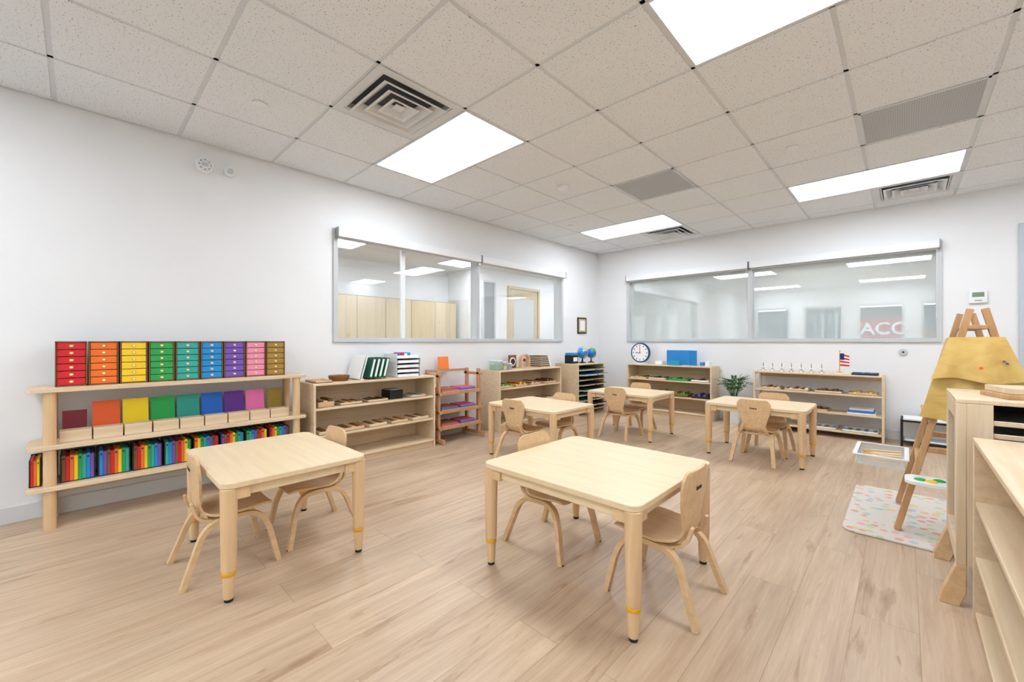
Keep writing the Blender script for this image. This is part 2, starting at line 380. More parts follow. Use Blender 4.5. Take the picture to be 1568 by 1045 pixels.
# ------------------------------------------------------------------ outside
m=M(); m.box(-60,60,-80,FY-.4,-.3,-.2,mat('asphalt_lot',(120,120,120),.9,var=.1,scale=.5)); m.done('ground_outside',smooth=False)
m=M(); 
m.box(-9,7,-32,-26,-.2,3.3,mat('shop_facade',(120,126,132),.8)); m.box(-3.3,.6,-25.99,-25.8,1.3,2.6,mat('sign_red',(190,8,14),.5)) 
m.box(-9,7,-25.9,-25.3,3.1,3.4,DARK)
for k in range(5): m.box(-8+k*1.1,-7.2+k*1.1,-25.99,-25.9,.4,2.4,mat('shop_glass',(40,50,60),.2))
for x in (-6.5,-4.4,-3.6,1.5,3.6): m.box(x,x+.14,-25.2,-25.06,-.2,3.1,GREYM)
m.box(-8,-3.5,-34,-33,3.3,4.6,mat('far_block',(150,120,100),.8)); m.done('shop_building_outside',smooth=False)
cu=bpy.data.curves.new('sign_text','FONT'); cu.body='TACO'; cu.size=1.15; cu.extrude=.02; cu.offset=.02; cu.align_x='CENTER'
t=bpy.data.objects.new('shop_sign_lettering',cu); sc.collection.objects.link(t); t.location=(-1.35,-25.77,1.55); t.rotation_euler=(math.pi/2,0,0); t.data.materials.append(WHITE)

# ------------------------------------------------------------------ tables
def table(sx,sy):
    m=M(); hx,hy=sx/2,sy/2; T=.49
    m.rrect(-hx,hx,-hy,hy,T-.024,T,.045,BIRCH,8)
    i=.032
    for a in (-1,1):
        for b in (-1,1):
            x,y=a*(hx-i),b*(hy-i)
            m.lathe([(.0165,.0),(.0165,.014)],(x,y,0),BLACK,20)
            m.lathe([(.018,.012),(.0215,.06),(.0225,.112)],(x,y,0),LEG,20)
            m.lathe([(.0265,.108),(.0268,.116),(.0265,.125)],(x,y,0),YEL,20)
            m.lathe([(.0255,.124),(.0275,.135),(.0305,.36),(.0315,T-.024)],(x,y,0),LEG,24)
            m.box(min(x-a*.075,x),max(x-a*.075,x),y-.018,y+.018,T-.075,T-.024,LEG)
            m.box(x-.018,x+.018,min(y-b*.075,y),max(y-b*.075,y),T-.075,T-.024,LEG)
    m.box(-hx+.07,hx-.07,-hy+.028,-hy+.046,T-.068,T-.024,BIRCH); m.box(-hx+.07,hx-.07,hy-.046,hy-.028,T-.068,T-.024,BIRCH)
    m.box(-hx+.028,-hx+.046,-hy+.07,hy-.07,T-.068,T-.024,BIRCH); m.box(hx-.046,hx-.028,-hy+.07,hy-.07,T-.068,T-.024,BIRCH)
    return m
tA=table(.80,.62).done('kids_table',.003,loc=(-2.38,.705,0))
table(.80,.77).done('kids_table',.003,loc=(-1.07,1.72,0))
dup(tA,(-2.46,2.97,0)); dup(tA,(-2.31,4.43,0)); dup(tA,(-.985,4.42,0))

# ------------------------------------------------------------------ chairs
def chair():
    m=M()
    prof=smoothpath([(0,.165,.262),(0,.13,.276),(0,.05,.272),(0,-.04,.266),(0,-.09,.271),(0,-.122,.300),(0,-.132,.36),(0,-.138,.44),(0,-.150,.555)],6)
    n=len(prof); th=.011
    L=[0]
    for i in range(1,n): L.append(L[-1]+(prof[i]-prof[i-1]).length)
    tot=L[-1]
    keys=[(0,.105),(.012,.132),(.04,.15),(.12,.160),(.20,.152),(.25,.125),(.29,.100),(.35,.092),(.40,.104),(.45,.122),(.51,.134),(.54,.132),(.565,.116),(.58,.09)]
    kt=keys[-1][0]
    def hw(s):
        s=s/tot*kt
        for (a,b),(c,d) in zip(keys[:-1],keys[1:]):
            if s<=c+1e-9:
                t=(s-a)/(c-a); return b+(d-b)*t
        return keys[-1][1]
    S=sorted(set([0,.003,.007,.012,.02,.03,.04]+[round(.04+.02*k,4) for k in range(int((kt-.08)/.02))]+[kt-.05,kt-.04,kt-.03,kt-.02,kt-.014,kt-.008,kt-.004,kt]))
    K=9; vs=[];rows=0
    for s0 in S:
        s=s0/kt*tot
        i=max(j for j in range(n) if L[j]<=s+1e-9); i=min(i,n-2)
        t=(s-L[i])/(L[i+1]-L[i]); p=prof[i].lerp(prof[i+1],t); tg=(prof[i+1]-prof[i]).normalized(); nn=Vector((0,-tg.z,tg.y)); 
        if tg.y<0: nn=Vector((0,tg.z,-tg.y))
        h=hw(s)
        if s0<.012: h=.105+.03*math.sqrt(max(0,s0/.012))
        if s0>kt-.014: h=.085+.03*math.sqrt(max(0,(kt-s0)/.014))
        u=s0/kt
        for lay in (0,1):
            for k in range(K):
                q=-1+2*k/(K-1)
                curve=(.012*q*q)*(1 if u>.6 else .5)
                vs.append(p+Vector((q*h,0,0))+nn*(curve+(th if lay else 0)))
        rows+=1
    fs=[]
    for r in range(rows-1):
        a=r*2*K;b=(r+1)*2*K
        for k in range(K-1):
            fs.append((a+k,a+k+1,b+k+1,b+k)); fs.append((a+K+k+1,a+K+k,b+K+k,b+K+k+1))
        fs.append((a,b,b+K,a+K)); fs.append((a+K-1,a+2*K-1,b+2*K-1,b+K-1))
    e=(rows-1)*2*K
    for k in range(K-1):
        fs.append((k,K+k,K+k+1,k+1)); fs.append((e+k,e+k+1,e+K+k+1,e+K+k))
    m.add(vs,fs,CHAIR)
    for a in (-1,1):
        path=smoothpath([(a*.166,.182,0),(a*.158,.165,.08),(a*.146,.145,.17),(a*.135,.112,.232),(a*.13,.055,.255),(a*.13,-.02,.253),(a*.13,-.07,.243),(a*.138,-.115,.205),(a*.152,-.152,.11),(a*.166,-.192,0)],5)
        m.sweep(path,(1,0,0),.030,.022,CHAIR)
        m.cyl((a*.166,.182,0),(a*.166,.182,.006),.013,BLACK,n=10)
    for a in (-1,1):
        path=smoothpath([(a*.1,.03,.252),(a*.1,-.075,.252),(a*.098,-.128,.28),(a*.08,-.147,.34)],5)
        m.sweep(path,(1,0,0),.026,.012,CHAIR)
    m.box(-.13,.13,.03,.055,.246,.262,CHAIR); m.box(-.13,.13,-.085,-.06,.242,.258,CHAIR)
    lg=mat('stamp_brown',(70,50,34),.6)
    m.X=Matrix.Translation((0,-.1435,.478))@Matrix.Rotation(math.radians(6),4,'X')
    for (x,w) in ((-.024,.004),(-.014,.008),(.0,.010),(.012,.006),(.023,.008)):
        m.box(x-w/2,x+w/2,-.0015,.001,-.007,.007 if w>.005 else .011,lg)
    m.X=None
    return m
ch=chair().done('kids_chair',.002,loc=(-2.39,.495,0))
H=math.pi
dup(ch,(-2.44,.925,0),H)
dup(ch,(-1.365,1.75,0),-H/2)
dup(ch,(-.745,1.73,0),H/2)
dup(ch,(-2.50,2.77,0)); dup(ch,(-2.43,3.18,0),H)
dup(ch,(-2.32,4.22,0)); dup(ch,(-2.35,4.64,0),H)
dup(ch,(-.96,4.21,0)); dup(ch,(-.94,4.62,0),H)

# ------------------------------------------------------------------ rainbow shelf with round posts
m=M(TL); x0,x1=-.20,1.27
for z in (.79,.465,.232): m.rrect(x0,x1,.02,.32,z-.012,z+.012,.03,BIRCHY,5)
for xx in (-.11,1.2):
    for yy in (.055,.285):
        m.cyl((xx,yy,0),(xx,yy,.778),.027,LEG,n=20)
m.box(x0+.12,x1-.1,.022,.034,.14,.22,BIRCHY)
m.done('montessori_shelf',.002)
w=.1365
for k in range(9):
    m=M(TL); a=-.095+k*w+.003;b=a+w-.006; z0,z1=.803,1.068; y0,y1=.06,.24
    m.box(a,a+.006,y0,y1,z0,z1,BROWN);m.box(b-.006,b,y0,y1,z0,z1,BROWN);m.box(a,b,y0,y1,z1-.006,z1,BROWN);m.box(a,b,y0,y1,z0,z0+.006,BROWN);m.box(a,b,y0,y0+.005,z0,z1,BROWN)
    n=6; hh=(z1-z0-.012)/n
    for q in range(n):
        zz=z0+.006+q*hh; m.box(a+.008,b-.008,y0+.01,y1-.004,zz+.002,zz+hh-.002,RBM[k])
        c=(a+b)/2; m.cyl((c,y1-.004,zz+hh/2),(c,y1+.008,zz+hh/2),.0055,PAPER,n=8); m.box(c-.009,c+.009,y1-.004,y1-.003,zz+.014,zz+hh-.014,YEL)
    m.done('coloured_drawer_cabinet',0)
for k in range(9):
    a=-.075+k*.1375
    m=M(TL); m.X=Matrix.Translation((a+.062,.135,.598))@Matrix.Rotation(math.radians(8),4,'X')
    s=.063 if k not in (0,8) else .052; m.box(-s,s,-.004,.004,-.115,.095 if k not in(0,) else .05,SQM[k]); m.done('coloured_square_board',.001)
    m=M(TL); A,B=a+.002,a+.132
    m.box(A,B,.175,.183,.478,.545,BIRCHY);m.box(A,B,.245,.253,.478,.545,BIRCHY);m.box(A,A+.006,.183,.245,.478,.545,BIRCHY);m.box(B-.006,B,.183,.245,.478,.545,BIRCHY);m.box(A,B,.183,.245,.478,.484,BIRCHY)
    m.box(A+.008,B-.008,.186,.242,.484,.54,BIRCHX); m.done('wooden_card_box',.001)
for k in range(9):
    if k==0: A,B=-.19,-.143
    else: A=-.072+(k-1)*.155; B=A+.145
    m=M(TL); z0=.245
    m.box(A,B,.085,.093,z0,.405,DARK); m.box(A,B,.085,.25,z0,z0+.005,DARK); m.box(A,A+.005,.085,.25,z0,.395,DARK); m.box(B-.005,B,.085,.25,z0,.395,DARK)
    n=8 if k else 3; ww=(B-A-.012)/n
    order=[0,1,2,3,4,5,6,8]
    for q in range(n):
        xx=A+.006+q*ww; cc=order[(q+(k*5 if k>1 else 4*k)+(3 if 0<k<3 else 0))%8]
        m.box(xx+.0006,xx+ww-.0006,.095,.255,z0+.006,.40-.006*(q%2),RBM[cc] if cc!=8 else BROWN)
        if q%2==0: m.box(xx+.004,xx+ww-.004,.255,.256,.375,.385,DARK)
    m.done('coloured_booklet_box',0)

# ------------------------------------------------------------------ generic open cabinet
def cabinet(name,T,a0,a1,d,h,shelves,wd,back=True,t=.018,y0=.012,kick=.06,z0=0):
    m=M(T)
    m.box(a0,a0+t,y0,d,z0,h,wd); m.box(a1-t,a1,y0,d,z0,h,wd)
    m.box(a0+t,a1-t,y0,d,h-t,h,wd); m.box(a0+t,a1-t,y0,d,z0+kick,z0+kick+t,wd)
    m.box(a0+t,a1-t,y0+.02,d-.02,z0+.0,z0+kick,wd)
    for z in shelves: m.box(a0+t,a1-t,y0,d-.01,z-t,z,wd)
    if back: m.box(a0+t,a1-t,y0,y0+.008,z0+kick+t,h-t,wd)
    return m.done(name,.003)
def tray(T,a0,a1,y0,y1,z,mt,h=.03,name='wooden_tray',fill=None,fh=.02):
    m=M(T); e=.006
    m.box(a0,a1,y0,y1,z,z+.005,mt); m.box(a0,a1,y0,y0+e,z,z+h,mt); m.box(a0,a1,y1-e,y1,z,z+h,mt); m.box(a0,a0+e,y0,y1,z,z+h,mt); m.box(a1-e,a1,y0,y1,z,z+h,mt)
    if fill:
        n=max(2,int((a1-a0)/.035)); ww=(a1-a0-.02)/n
        for k in range(n):
            f=fill[k%len(fill)]; m.box(a0+.01+k*ww+.003,a0+.01+(k+1)*ww-.003,y0+.015,y1-.015,z+.005,z+.005+fh*(.7+.5*((k*7)%3)/2),f)
    return m.done(name,.0015)
cabinet('birch_display_shelf',TL,1.31,2.50,.35,.72,[.515,.29],BIRCHY)
z=.722
m=M(TL); m.lathe([(.07,0),(.085,.03),(.09,.045),(.084,.045),(.078,.03),(.065,.008)],(1.59,.18,z),WICK,20); 
for q in range(3): m.lathe([(.083+.002*q,.012+.012*q),(.087+.002*q,.016+.012*q),(.083+.002*q,.02+.012*q)],(1.59,.18,z),BROWN,20,close=False)
m.done('woven_basket')
tray(TL,1.34,1.48,.08,.30,z,CHAIR,.018)
m=M(TL); m.box(1.73,1.76,.1,.3,z,z+.01,WHITE); m.X=Matrix.Translation((1.75,.17,z+.115))@Matrix.Rotation(math.radians(16),4,'Y'); m.box(-.004,.004,-.12,.12,-.11,.11,PAPER); m.X=Matrix.Translation((1.775,.17,z+.115))@Matrix.Rotation(math.radians(16),4,'Y'); m.box(-.004,.004,-.12,.12,-.105,.11,PAPER); m.done('paper_sheets_stand')
for q in range(4):
    m=M(TL); m.X=Matrix.Translation((1.845+q*.045,.19,z+.098))@Matrix.Rotation(math.radians(14),4,'Y'); m.box(-.017,.017,-.11,.11,-.09,.095,GREEN); m.box(-.009,.009,-.105,.112,-.076,.085,PAPER) ; m.done('green_folder',.001)
m=M(TL); a,b=2.09,2.36
for q in range(5):
    zz=z+q*.045; m.box(a,b,.06,.3,zz,zz+.004,WHITE)
    m.box(a+.02,b-.02,.08,.29,zz+.004,zz+.026,PAPER)
    m.box(a,a+.004,.06,.3,zz,zz+.045,WHITE); m.box(b-.004,b,.06,.3,zz,zz+.045,WHITE)
for q,cc in enumerate((MBLUE,RBM[0],PAPER,RBM[5])): m.box(a+.05+q*.035,a+.075+q*.035,.1,.25,z+.206,z+.225+.01*(q%2),cc)
m.box(a,b,.06,.064,z,z+.245,WHITE)
m.done('letter_tray_organizer',.001)
tray(TL,1.36,1.50,.1,.3,.516,CHAIR,.045,fill=[BROWN,BIRCHY],fh=.05)
tray(TL,1.55,1.75,.1,.3,.516,BIRCHY,.02,fill=[WICK,CHAIR])
tray(TL,1.80,2.0,.1,.3,.516,BIRCHY,.02,fill=[DARK,BROWN],fh=.015)
m=M(TL); m.box(2.03,2.17,.12,.28,.516,.60,BLACK); m.box(2.04,2.16,.13,.27,.60,.61,GREYM); m.done('black_storage_box',.004)
tray(TL,2.24,2.42,.1,.3,.516,BIRCHY,.02,fill=[MBLUE,CHAIR,SQM[4]])
for k,(a,b) in enumerate(((1.36,1.53),(1.57,1.76),(1.80,1.98),(2.02,2.20),(2.25,2.44))):
    tray(TL,a,b,.08,.32,.291,CHAIR if k%2 else BIRCHY,.028,fill=[CHAIR,WICK,BIRCHY],fh=.02)
m=M(TL); a0,a1=2.56,3.14
for a in (a0,a1-.028):
    for yy in (.10,.30): m.box(a,a+.028,yy-.02,yy+.02,.05,.76,BEECH)
    m.box(a,a+.028,.03,.40,.02,.055,BEECH); m.box(a,a+.028,.03,.07,0,.02,BEECH); m.box(a,a+.028,.36,.40,0,.02,BEECH)
    for z in (.17,.34,.53,.72): m.box(a,a+.028,.06,.35,z-.03,z,BEECH)
for z in (.17,.34,.53): 
    for yy in (.08,.325): m.box(a0+.028,a1-.028,yy,yy+.025,z-.025,z+.012,BEECH)
    m.box(a0+.028,a1-.028,.06,.345,z,z+.008,BEECH)
m.box(a0+.028,a1-.028,.07,.1,.73,.755,BEECH)
m.done('beech_mat_rack',.003)
for z,mt in ((.539,PINK),(.349,MBLUE),(.179,PINK)):
    for q in range(2):
        m=M(TL); A=a0+.045+q*.25; m.rrect(A,A+.225,.108,.32,z,z+.016,.01,mt if (q+int(z*10))%2 else MBLUE); m.rrect(A+.01,A+.215,.112,.315,z+.016,z+.028,.008,PINK if q else WICK); m.done('folded_work_mat',.002)
m=M(TL); m.X=Matrix.Translation((2.80,.085,.825))@Matrix.Rotation(math.radians(8),4,'X'); m.box(-.07,.07,-.003,.003,-.07,.07,ORANGE); m.X=None; m.box(2.74,2.86,.07,.10,.755,.763,BEECH); m.done('orange_card_stand')
cabinet('birch_display_shelf',TL,3.42,4.62,.35,.715,[.50,.28],BIRCHY)
z=.717
for k,(cc,a) in enumerate(((RBM[3],3.48),(RBM[2],3.56),(MBLUE,3.64))):
    m=M(TL); m.box(a,a+.065,.1,.28,z,z+.11-.02*k,GL_C); m.box(a+.006,a+.059,.11,.27,z+.002,z+.06-.015*k,cc); m.box(a-.002,a+.067,.098,.282,z+.11-.02*k,z+.118-.02*k,WHITE); m.done('lidded_toy_box',.003)
m=M(TL); m.box(3.82,3.96,.1,.112,z,z+.17,BROWN); m.cyl((3.89,.112,z+.085),(3.89,.116,z+.085),.055,PAPER,n=24); m.cyl((3.89,.116,z+.085),(3.89,.118,z+.085),.04,DARK,n=24); m.box(3.84,3.94,.06,.1,z,z+.01,BROWN); m.done('framed_picture_stand',.002)
m=M(TL)
pts=[];R=.075
for i in range(13): a=math.pi*i/12; pts.append((4.08+R*math.cos(a),.12,z+.1+R*math.sin(a)))
m.sweep([(4.08+R,.15,z)]+[Vector((p[0],.15,p[2])) for p in pts]+[(4.08-R,.15,z)],(0,1,0),.06,.014,CHAIR); m.box(3.99,4.17,.1,.2,z,z+.01,CHAIR)
m.cyl((4.08,.15,z+.175),(4.08,.15,z+.12),.003,CHROME,n=6); m.ball((4.08,.15,z+.1),.022,RBM[0]); m.done('wooden_arch_toy')
m=M(TL)
for q in range(6): m.box(4.24,4.46-.01*q,.08,.29,z+q*.026,z+q*.026+.012,BIRCHY); m.box(4.245,4.45-.01*q,.085,.285,z+q*.026+.012,z+q*.026+.025,DARK)
m.done('stacked_puzzle_trays',.001)
m=M(TL); m.lathe([(.04,0),(.035,.01),(.008,.12),(.004,.13)],(4.53,.2,z),PAPER,16); m.done('white_cone')
for k,(a,b) in enumerate(((3.47,3.68),(3.74,3.95),(4.02,4.22),(4.30,4.55))):
    tray(TL,a,b,.08,.31,.501,CHAIR,.025,fill=[[SQM[3],CHAIR],[RBM[2],RBM[0]],[BROWN,BIRCHY],[WICK,DARK]][k],fh=.04)
    tray(TL,a,b,.08,.31,.281,BIRCHY,.03,fill=[CHAIR,BROWN],fh=.025)
m=M(TL); a0,a1,d,h=4.90,5.60,.44,.72
m.box(a0,a0+.018,.03,d,0,h,BIRCHY);m.box(a1-.018,a1,.03,d,0,h,BIRCHY);m.box(a0,a1,.03,d,h,h+.018,BIRCHY);m.box(a0+.018,a1-.018,.03,.04,0,h,BIRCHY)
zz=[.06+.073*k for k in range(9)]
for q in zz: m.box(a0+.018,a1-.018,.04,d-.01,q-.012,q,BIRCHY)
m.done('puzzle_map_cabinet',.002)
MAPG=mat('map_green',(30,84,70),.5)
for k,q in enumerate(zz):
    m=M(TL); e=.03+.035*((k*5)%3); m.box(a0+.03,a1-.03,.1,d+e,q+.001,q+.012,BIRCHY); m.box(a0+.045,a1-.045,.115,d+e-.015,q+.012,q+.02,[MAPG,DARK,GREEN,BLUE][k%4]); m.cyl((5.25,d+e,q+.007),(5.25,d+e+.015,q+.007),.006,BROWN,n=8); m.done('puzzle_map_tray',.0015)
def globe(x,y,z,r,mt,land):
    m=M(); m.lathe([(r*.7,0),(r*.7,.008),(r*.2,.02),(r*.12,.05),(r*.12,.07)],(x,y,z),BLACK,20); m.ball((x,y,z+.07+r),r,land,20); m.cyl((x,y,z+.05),(x,y,z+.08+2*r),.004,CHROME,n=8)
    P=[Vector((x+(r+.012)*math.cos(a),y,z+.07+r+(r+.012)*math.sin(a))) for a in [math.radians(-90+15*i) for i in range(13)]]
    m.sweep(P,(0,1,0),.01,.004,mt); m.done('globe')
def globemat(n,sea,land):
    m=bpy.data.materials.new(n);m.use_nodes=True;nt=m.node_tree;b=nt.nodes['Principled BSDF'];tc=nt.nodes.new('ShaderNodeTexCoord');no=nt.nodes.new('ShaderNodeTexNoise');no.inputs['Scale'].default_value=11
    r=nt.nodes.new('ShaderNodeValToRGB');r.color_ramp.interpolation='CONSTANT';r.color_ramp.elements[0].color=rgb(sea);r.color_ramp.elements[1].position=.53;r.color_ramp.elements[1].color=rgb(land)
    nt.links.new(tc.outputs['Object'],no.inputs['Vector']);nt.links.new(no.outputs['Fac'],r.inputs['Fac']);nt.links.new(r.outputs[0],b.inputs['Base Color']);b.inputs['Roughness'].default_value=.35;return m
# black flash-card box beside the two globes
m=M(TL); m.box(4.96,5.10,.16,.30,.738,.86,BLACK); m.box(4.965,5.095,.165,.295,.86,.895,BLUE); m.box(4.98,5.08,.30,.302,.77,.83,PAPER); m.done('black_card_box',.004)
globe(-3.52,5.24,.738,.085,CHROME,globemat('globe_blue',(40,130,210),(200,190,120)))
globe(-3.50,5.45,.738,.075,CHROME,globemat('globe_sea',(30,110,200),(90,160,80)))
cabinet('birch_display_shelf',TB,-3.07,-1.85,.35,.725,[.51,.285],BIRCHX)
z=.727
m=M(TB); cx,cy,cz=-2.92,.2,z+.165
m.cyl((cx,cy-.02,cz),(cx,cy+.018,cz),.15,mat('clock_blue',(30,60,110),.4),n=40); m.cyl((cx,cy+.018,cz),(cx,cy+.021,cz),.132,PAPER,n=40)
for i in range(12):
    a=math.pi/6*i; m.X=Matrix.Translation((cx,cy+.0215,cz))@Matrix.Rotation(a,4,'Y'); m.box(-.005,.005,0,.002,.098,.122,DARK)
m.X=Matrix.Translation((cx,cy+.024,cz)); m.box(-.004,.004,0,.002,-.015,.095,RBM[0])
m.X=Matrix.Translation((cx,cy+.026,cz))@Matrix.Rotation(math.radians(-90),4,'Y'); m.box(-.005,.005,0,.002,-.015,.07,MBLUE); m.X=None
m.box(cx-.09,cx+.09,cy-.05,cy+.05,z,z+.012,WHITE); m.done('teaching_clock')
m=M(TB); 
for q,(a,b) in enumerate(((-2.50,-2.36),(-2.36,-2.21),(-2.21,-2.08))):
    m.prism([(a,.14+(.08 if q==0 else 0),z),(b,.14+(.08 if q==2 else 0),z),(b,.14+(.08 if q==2 else 0),z+.21),(a,.14+(.08 if q==0 else 0),z+.21)],(0,.012,0),BLUE)
m.box(-2.46,-2.3,.2,.3,z,z+.06,mat('teal_box',(40,150,190),.5)); m.done('blue_folding_board')
m=M(TB); m.box(-2.66,-2.56,.1,.26,z,z+.05,PAPER); m.box(-2.65,-2.57,.11,.25,z+.05,z+.056,METAL); m.done('small_white_box',.004)
m=M(TB); m.box(-2.03,-1.99,.12,.26,z,z+.05,BLUE); m.box(-1.96,-1.91,.12,.26,z,z+.06,WHITE); m.box(-2.04,-1.9,.11,.27,z-.0,z+.004,WHITE); m.done('small_counting_box',.004)
for k,(a,b) in enumerate(((-3.03,-2.78),(-2.74,-2.48),(-2.44,-2.17),(-2.13,-1.89))):
    tray(TB,a,b,.08,.31,.511,[BIRCHX,BIRCHX,SQM[3],WHITE][k],.025,fill=[[RBM[2],BROWN],[GREEN,RBM[4]],[SQM[3],CHAIR],[WICK,CHAIR]][k],fh=.025)
    tray(TB,a,b,.08,.31,.286,[CHAIR,BIRCHX,BROWN,DARK][k],.03,fill=[[CHAIR],[RBM[0],BROWN],[SQM[8],RBM[3]],[RBM[6],DARK]][k],fh=.05)
m=M(TB); a0,a1=-1.36,-.15
for a in (a0,a1-.022):
    m.box(a,a+.022,.03,.065,0,.70,BIRCHX); m.box(a,a+.022,.31,.345,0,.70,BIRCHX)
    for q in (.685,.47,.26,.065): m.box(a,a+.022,.065,.31,q-.02,q,BIRCHX)
for q in (.70,.485,.275,.08): m.box(a0+.022,a1-.022,.03,.345,q-.018,q,BIRCHX)
m.box(a0+.022,a1-.022,.03,.04,.62,.682,BIRCHX)
m.done('birch_open_shelf',.003)
for k in range(7):
    m=M(TB); x=-1.28+k*.098; m.lathe([(.028,0),(.025,.012),(.006,.018),(.005,.085),(.005,.10)],(x,.2,.701),CHROME,12); m.box(x,x+.04,.198,.202,.772,.80,WHITE); m.cyl((x-.022,.2,.745),(x+.022,.2,.745),.009,WHITE,n=8); m.done('miniature_flag')
m=M(TB); x=-.53; m.lathe([(.035,0),(.03,.02),(.005,.025),(.004,.25),(.008,.256),(.002,.265)],(x,.2,.701),YEL,14)
for q in range(7): m.prism([(x+.004,.2,.79+q*.02),(x+.085,.19,.785+q*.017),(x+.085,.19,.785+(q+1)*.017),(x+.004,.2,.79+(q+1)*.02)],(0,.002,0),RBM[0] if q%2==0 else PAPER)
m.prism([(x+.003,.2005,.86),(x+.04,.195,.857),(x+.04,.195,.93),(x+.003,.2005,.93)],(0,.004,0),mat('flag_navy',(30,40,100),.6)); m.box(x-.04,x+.08,.16,.24,.701,.712,WHITE); m.done('desk_flag')
tray(TB,-.42,-.2,.1,.3,.701,mat('navy_tray',(30,44,90),.5),.02,fill=[MBLUE,DARK],fh=.012)
for k,(a,b) in enumerate(((-1.31,-1.08),(-1.04,-.80),(-.75,-.50),(-.45,-.2))):
    tray(TB,a,b,.08,.31,.486,CHAIR if k%2 else BIRCHX,.022,fill=[[WICK,CHAIR],[BROWN,PAPER],[WICK,BROWN],[CHAIR,RBM[2]]][k],fh=.025)
tray(TB,-1.31,-1.0,.08,.31,.276,BIRCHX,.02,fill=[CHAIR,WICK]); tray(TB,-.9,-.62,.08,.31,.276,CHAIR,.02,fill=[WICK,BROWN])
m=M(TB); m.box(-.46,-.22,.1,.3,.276,.29,WHITE); m.box(-.45,-.23,.11,.29,.29,.315,MBLUE); m.box(-.44,-.24,.12,.28,.315,.335,PAPER); m.done('blue_activity_tray',.002)
tray(TB,-.85,-.55,.1,.32,.081,WHITE,.02,fill=[PAPER,CHROME],fh=.01); tray(TB,-.5,-.2,.1,.32,.081,WHITE,.02,fill=[PAPER,GREYM],fh=.01); 
m=M(TB); a0,a1=-.03,.46
for x in (a0,a1-.02):
    for y in (.05,.33): m.box(x,x+.02,y,y+.02,0,.27,BLACK)
m.box(a0,a1,.05,.35,.25,.268,BLACK); m.box(a0+.02,a1-.02,.07,.34,.268,.285,PAPER); m.box(a0,a1,.33,.35,.04,.055,BLACK); m.box(a0+.03,a1-.03,.08,.31,.055,.07,PAPER)
m.box(a0+.02,a1-.02,.06,.07,.055,.25,WHITE); m.done('low_display_bench',.002)
m=M(); LEAF=mat('leaf_green',(62,102,56),.5,var=.3,scale=30); px,py=-1.605,5.88
m.lathe([(.07,0),(.08,.02),(.095,.34),(.10,.36),(.09,.36),(.086,.33),(.01,.33)],(px,py,0),WHITE,24); m.cyl((px,py,.30),(px,py,.332),.084,mat('soil',(60,44,34),.9))
for k in range(30):
    a=k*2.4; l=.19+.12*random.random(); el=math.radians(35+45*random.random())
    p0=Vector((px+.02*math.cos(a),py+.02*math.sin(a),.33)); pts=[]
    for i in range(7):
        t=i/6; r=min(.185,l*t*math.cos(el)); zz=.12*min(1,t*1.5)+l*t*math.sin(el)-.08*t*t
        pts.append(p0+Vector((r*math.cos(a),r*math.sin(a),zz)))
    m.sweep(pts,(-math.sin(a),math.cos(a),0),.004,.003,LEAF)
    for i in range(2,7):
        for sgn in (-1,1):
            q=pts[i]; d=Vector((-math.sin(a),math.cos(a),0))*sgn; f=(pts[i]-pts[i-1]).normalized()
            m.add([q,q+d*.016+f*.024,q+d*.036+f*.026-Vector((0,0,.008)),q+d*.022+f*.004],[(0,1,2,3)],LEAF)
m.done('potted_fern')
m=M(TL); x,zc=.65,2.38
m.cyl((x,0,zc),(x,.03,zc),.058,WHITE,n=28); m.cyl((x,.03,zc),(x,.045,zc),.045,WHITE,r1=.03,n=28)
for i in range(8):
    a=i*math.pi/4; m.cyl((x+.035*math.cos(a),.03,zc+.035*math.sin(a)),(x+.035*math.cos(a),.047,zc+.035*math.sin(a)),.005,GREYM,n=8)
m.box(x-.018,x+.018,.045,.056,zc-.012,zc+.012,METAL); m.done('fire_alarm_strobe',.002)
m=M(TL); x=.81; m.cyl((x,0,zc),(x,.03,zc),.04,WHITE,n=24); m.cyl((x,.03,zc),(x,.045,zc),.02,METAL,n=16); m.done('wall_sensor',.002)
m=M(TL); m.box(5.51,5.76,0,.015,1.19,1.45,DARK); m.box(5.535,5.735,.015,.017,1.215,1.425,mat('certificate_border',(190,170,120),.7,var=.2,scale=40)); m.box(5.565,5.705,.017,.018,1.24,1.40,PAPER); m.done('small_picture_frame',.002)
m=M(TB); m.box(.465,.585,0,.022,1.445,1.565,WHITE); m.box(.485,.565,.022,.024,1.505,1.55,mat('lcd',(120,140,120),.3)); m.box(.5,.55,.022,.024,1.465,1.475,GREYM); m.done('thermostat',.004)
m=M(TB); m.cyl((-.01,0,.95),(-.01,.012,.95),.035,METAL,n=24); m.cyl((-.01,.012,.95),(-.01,.016,.95),.024,METAL,n=20); m.cyl((-.01,.016,.95),(-.01,.018,.95),.010,DARK,n=20); m.done('wall_port')

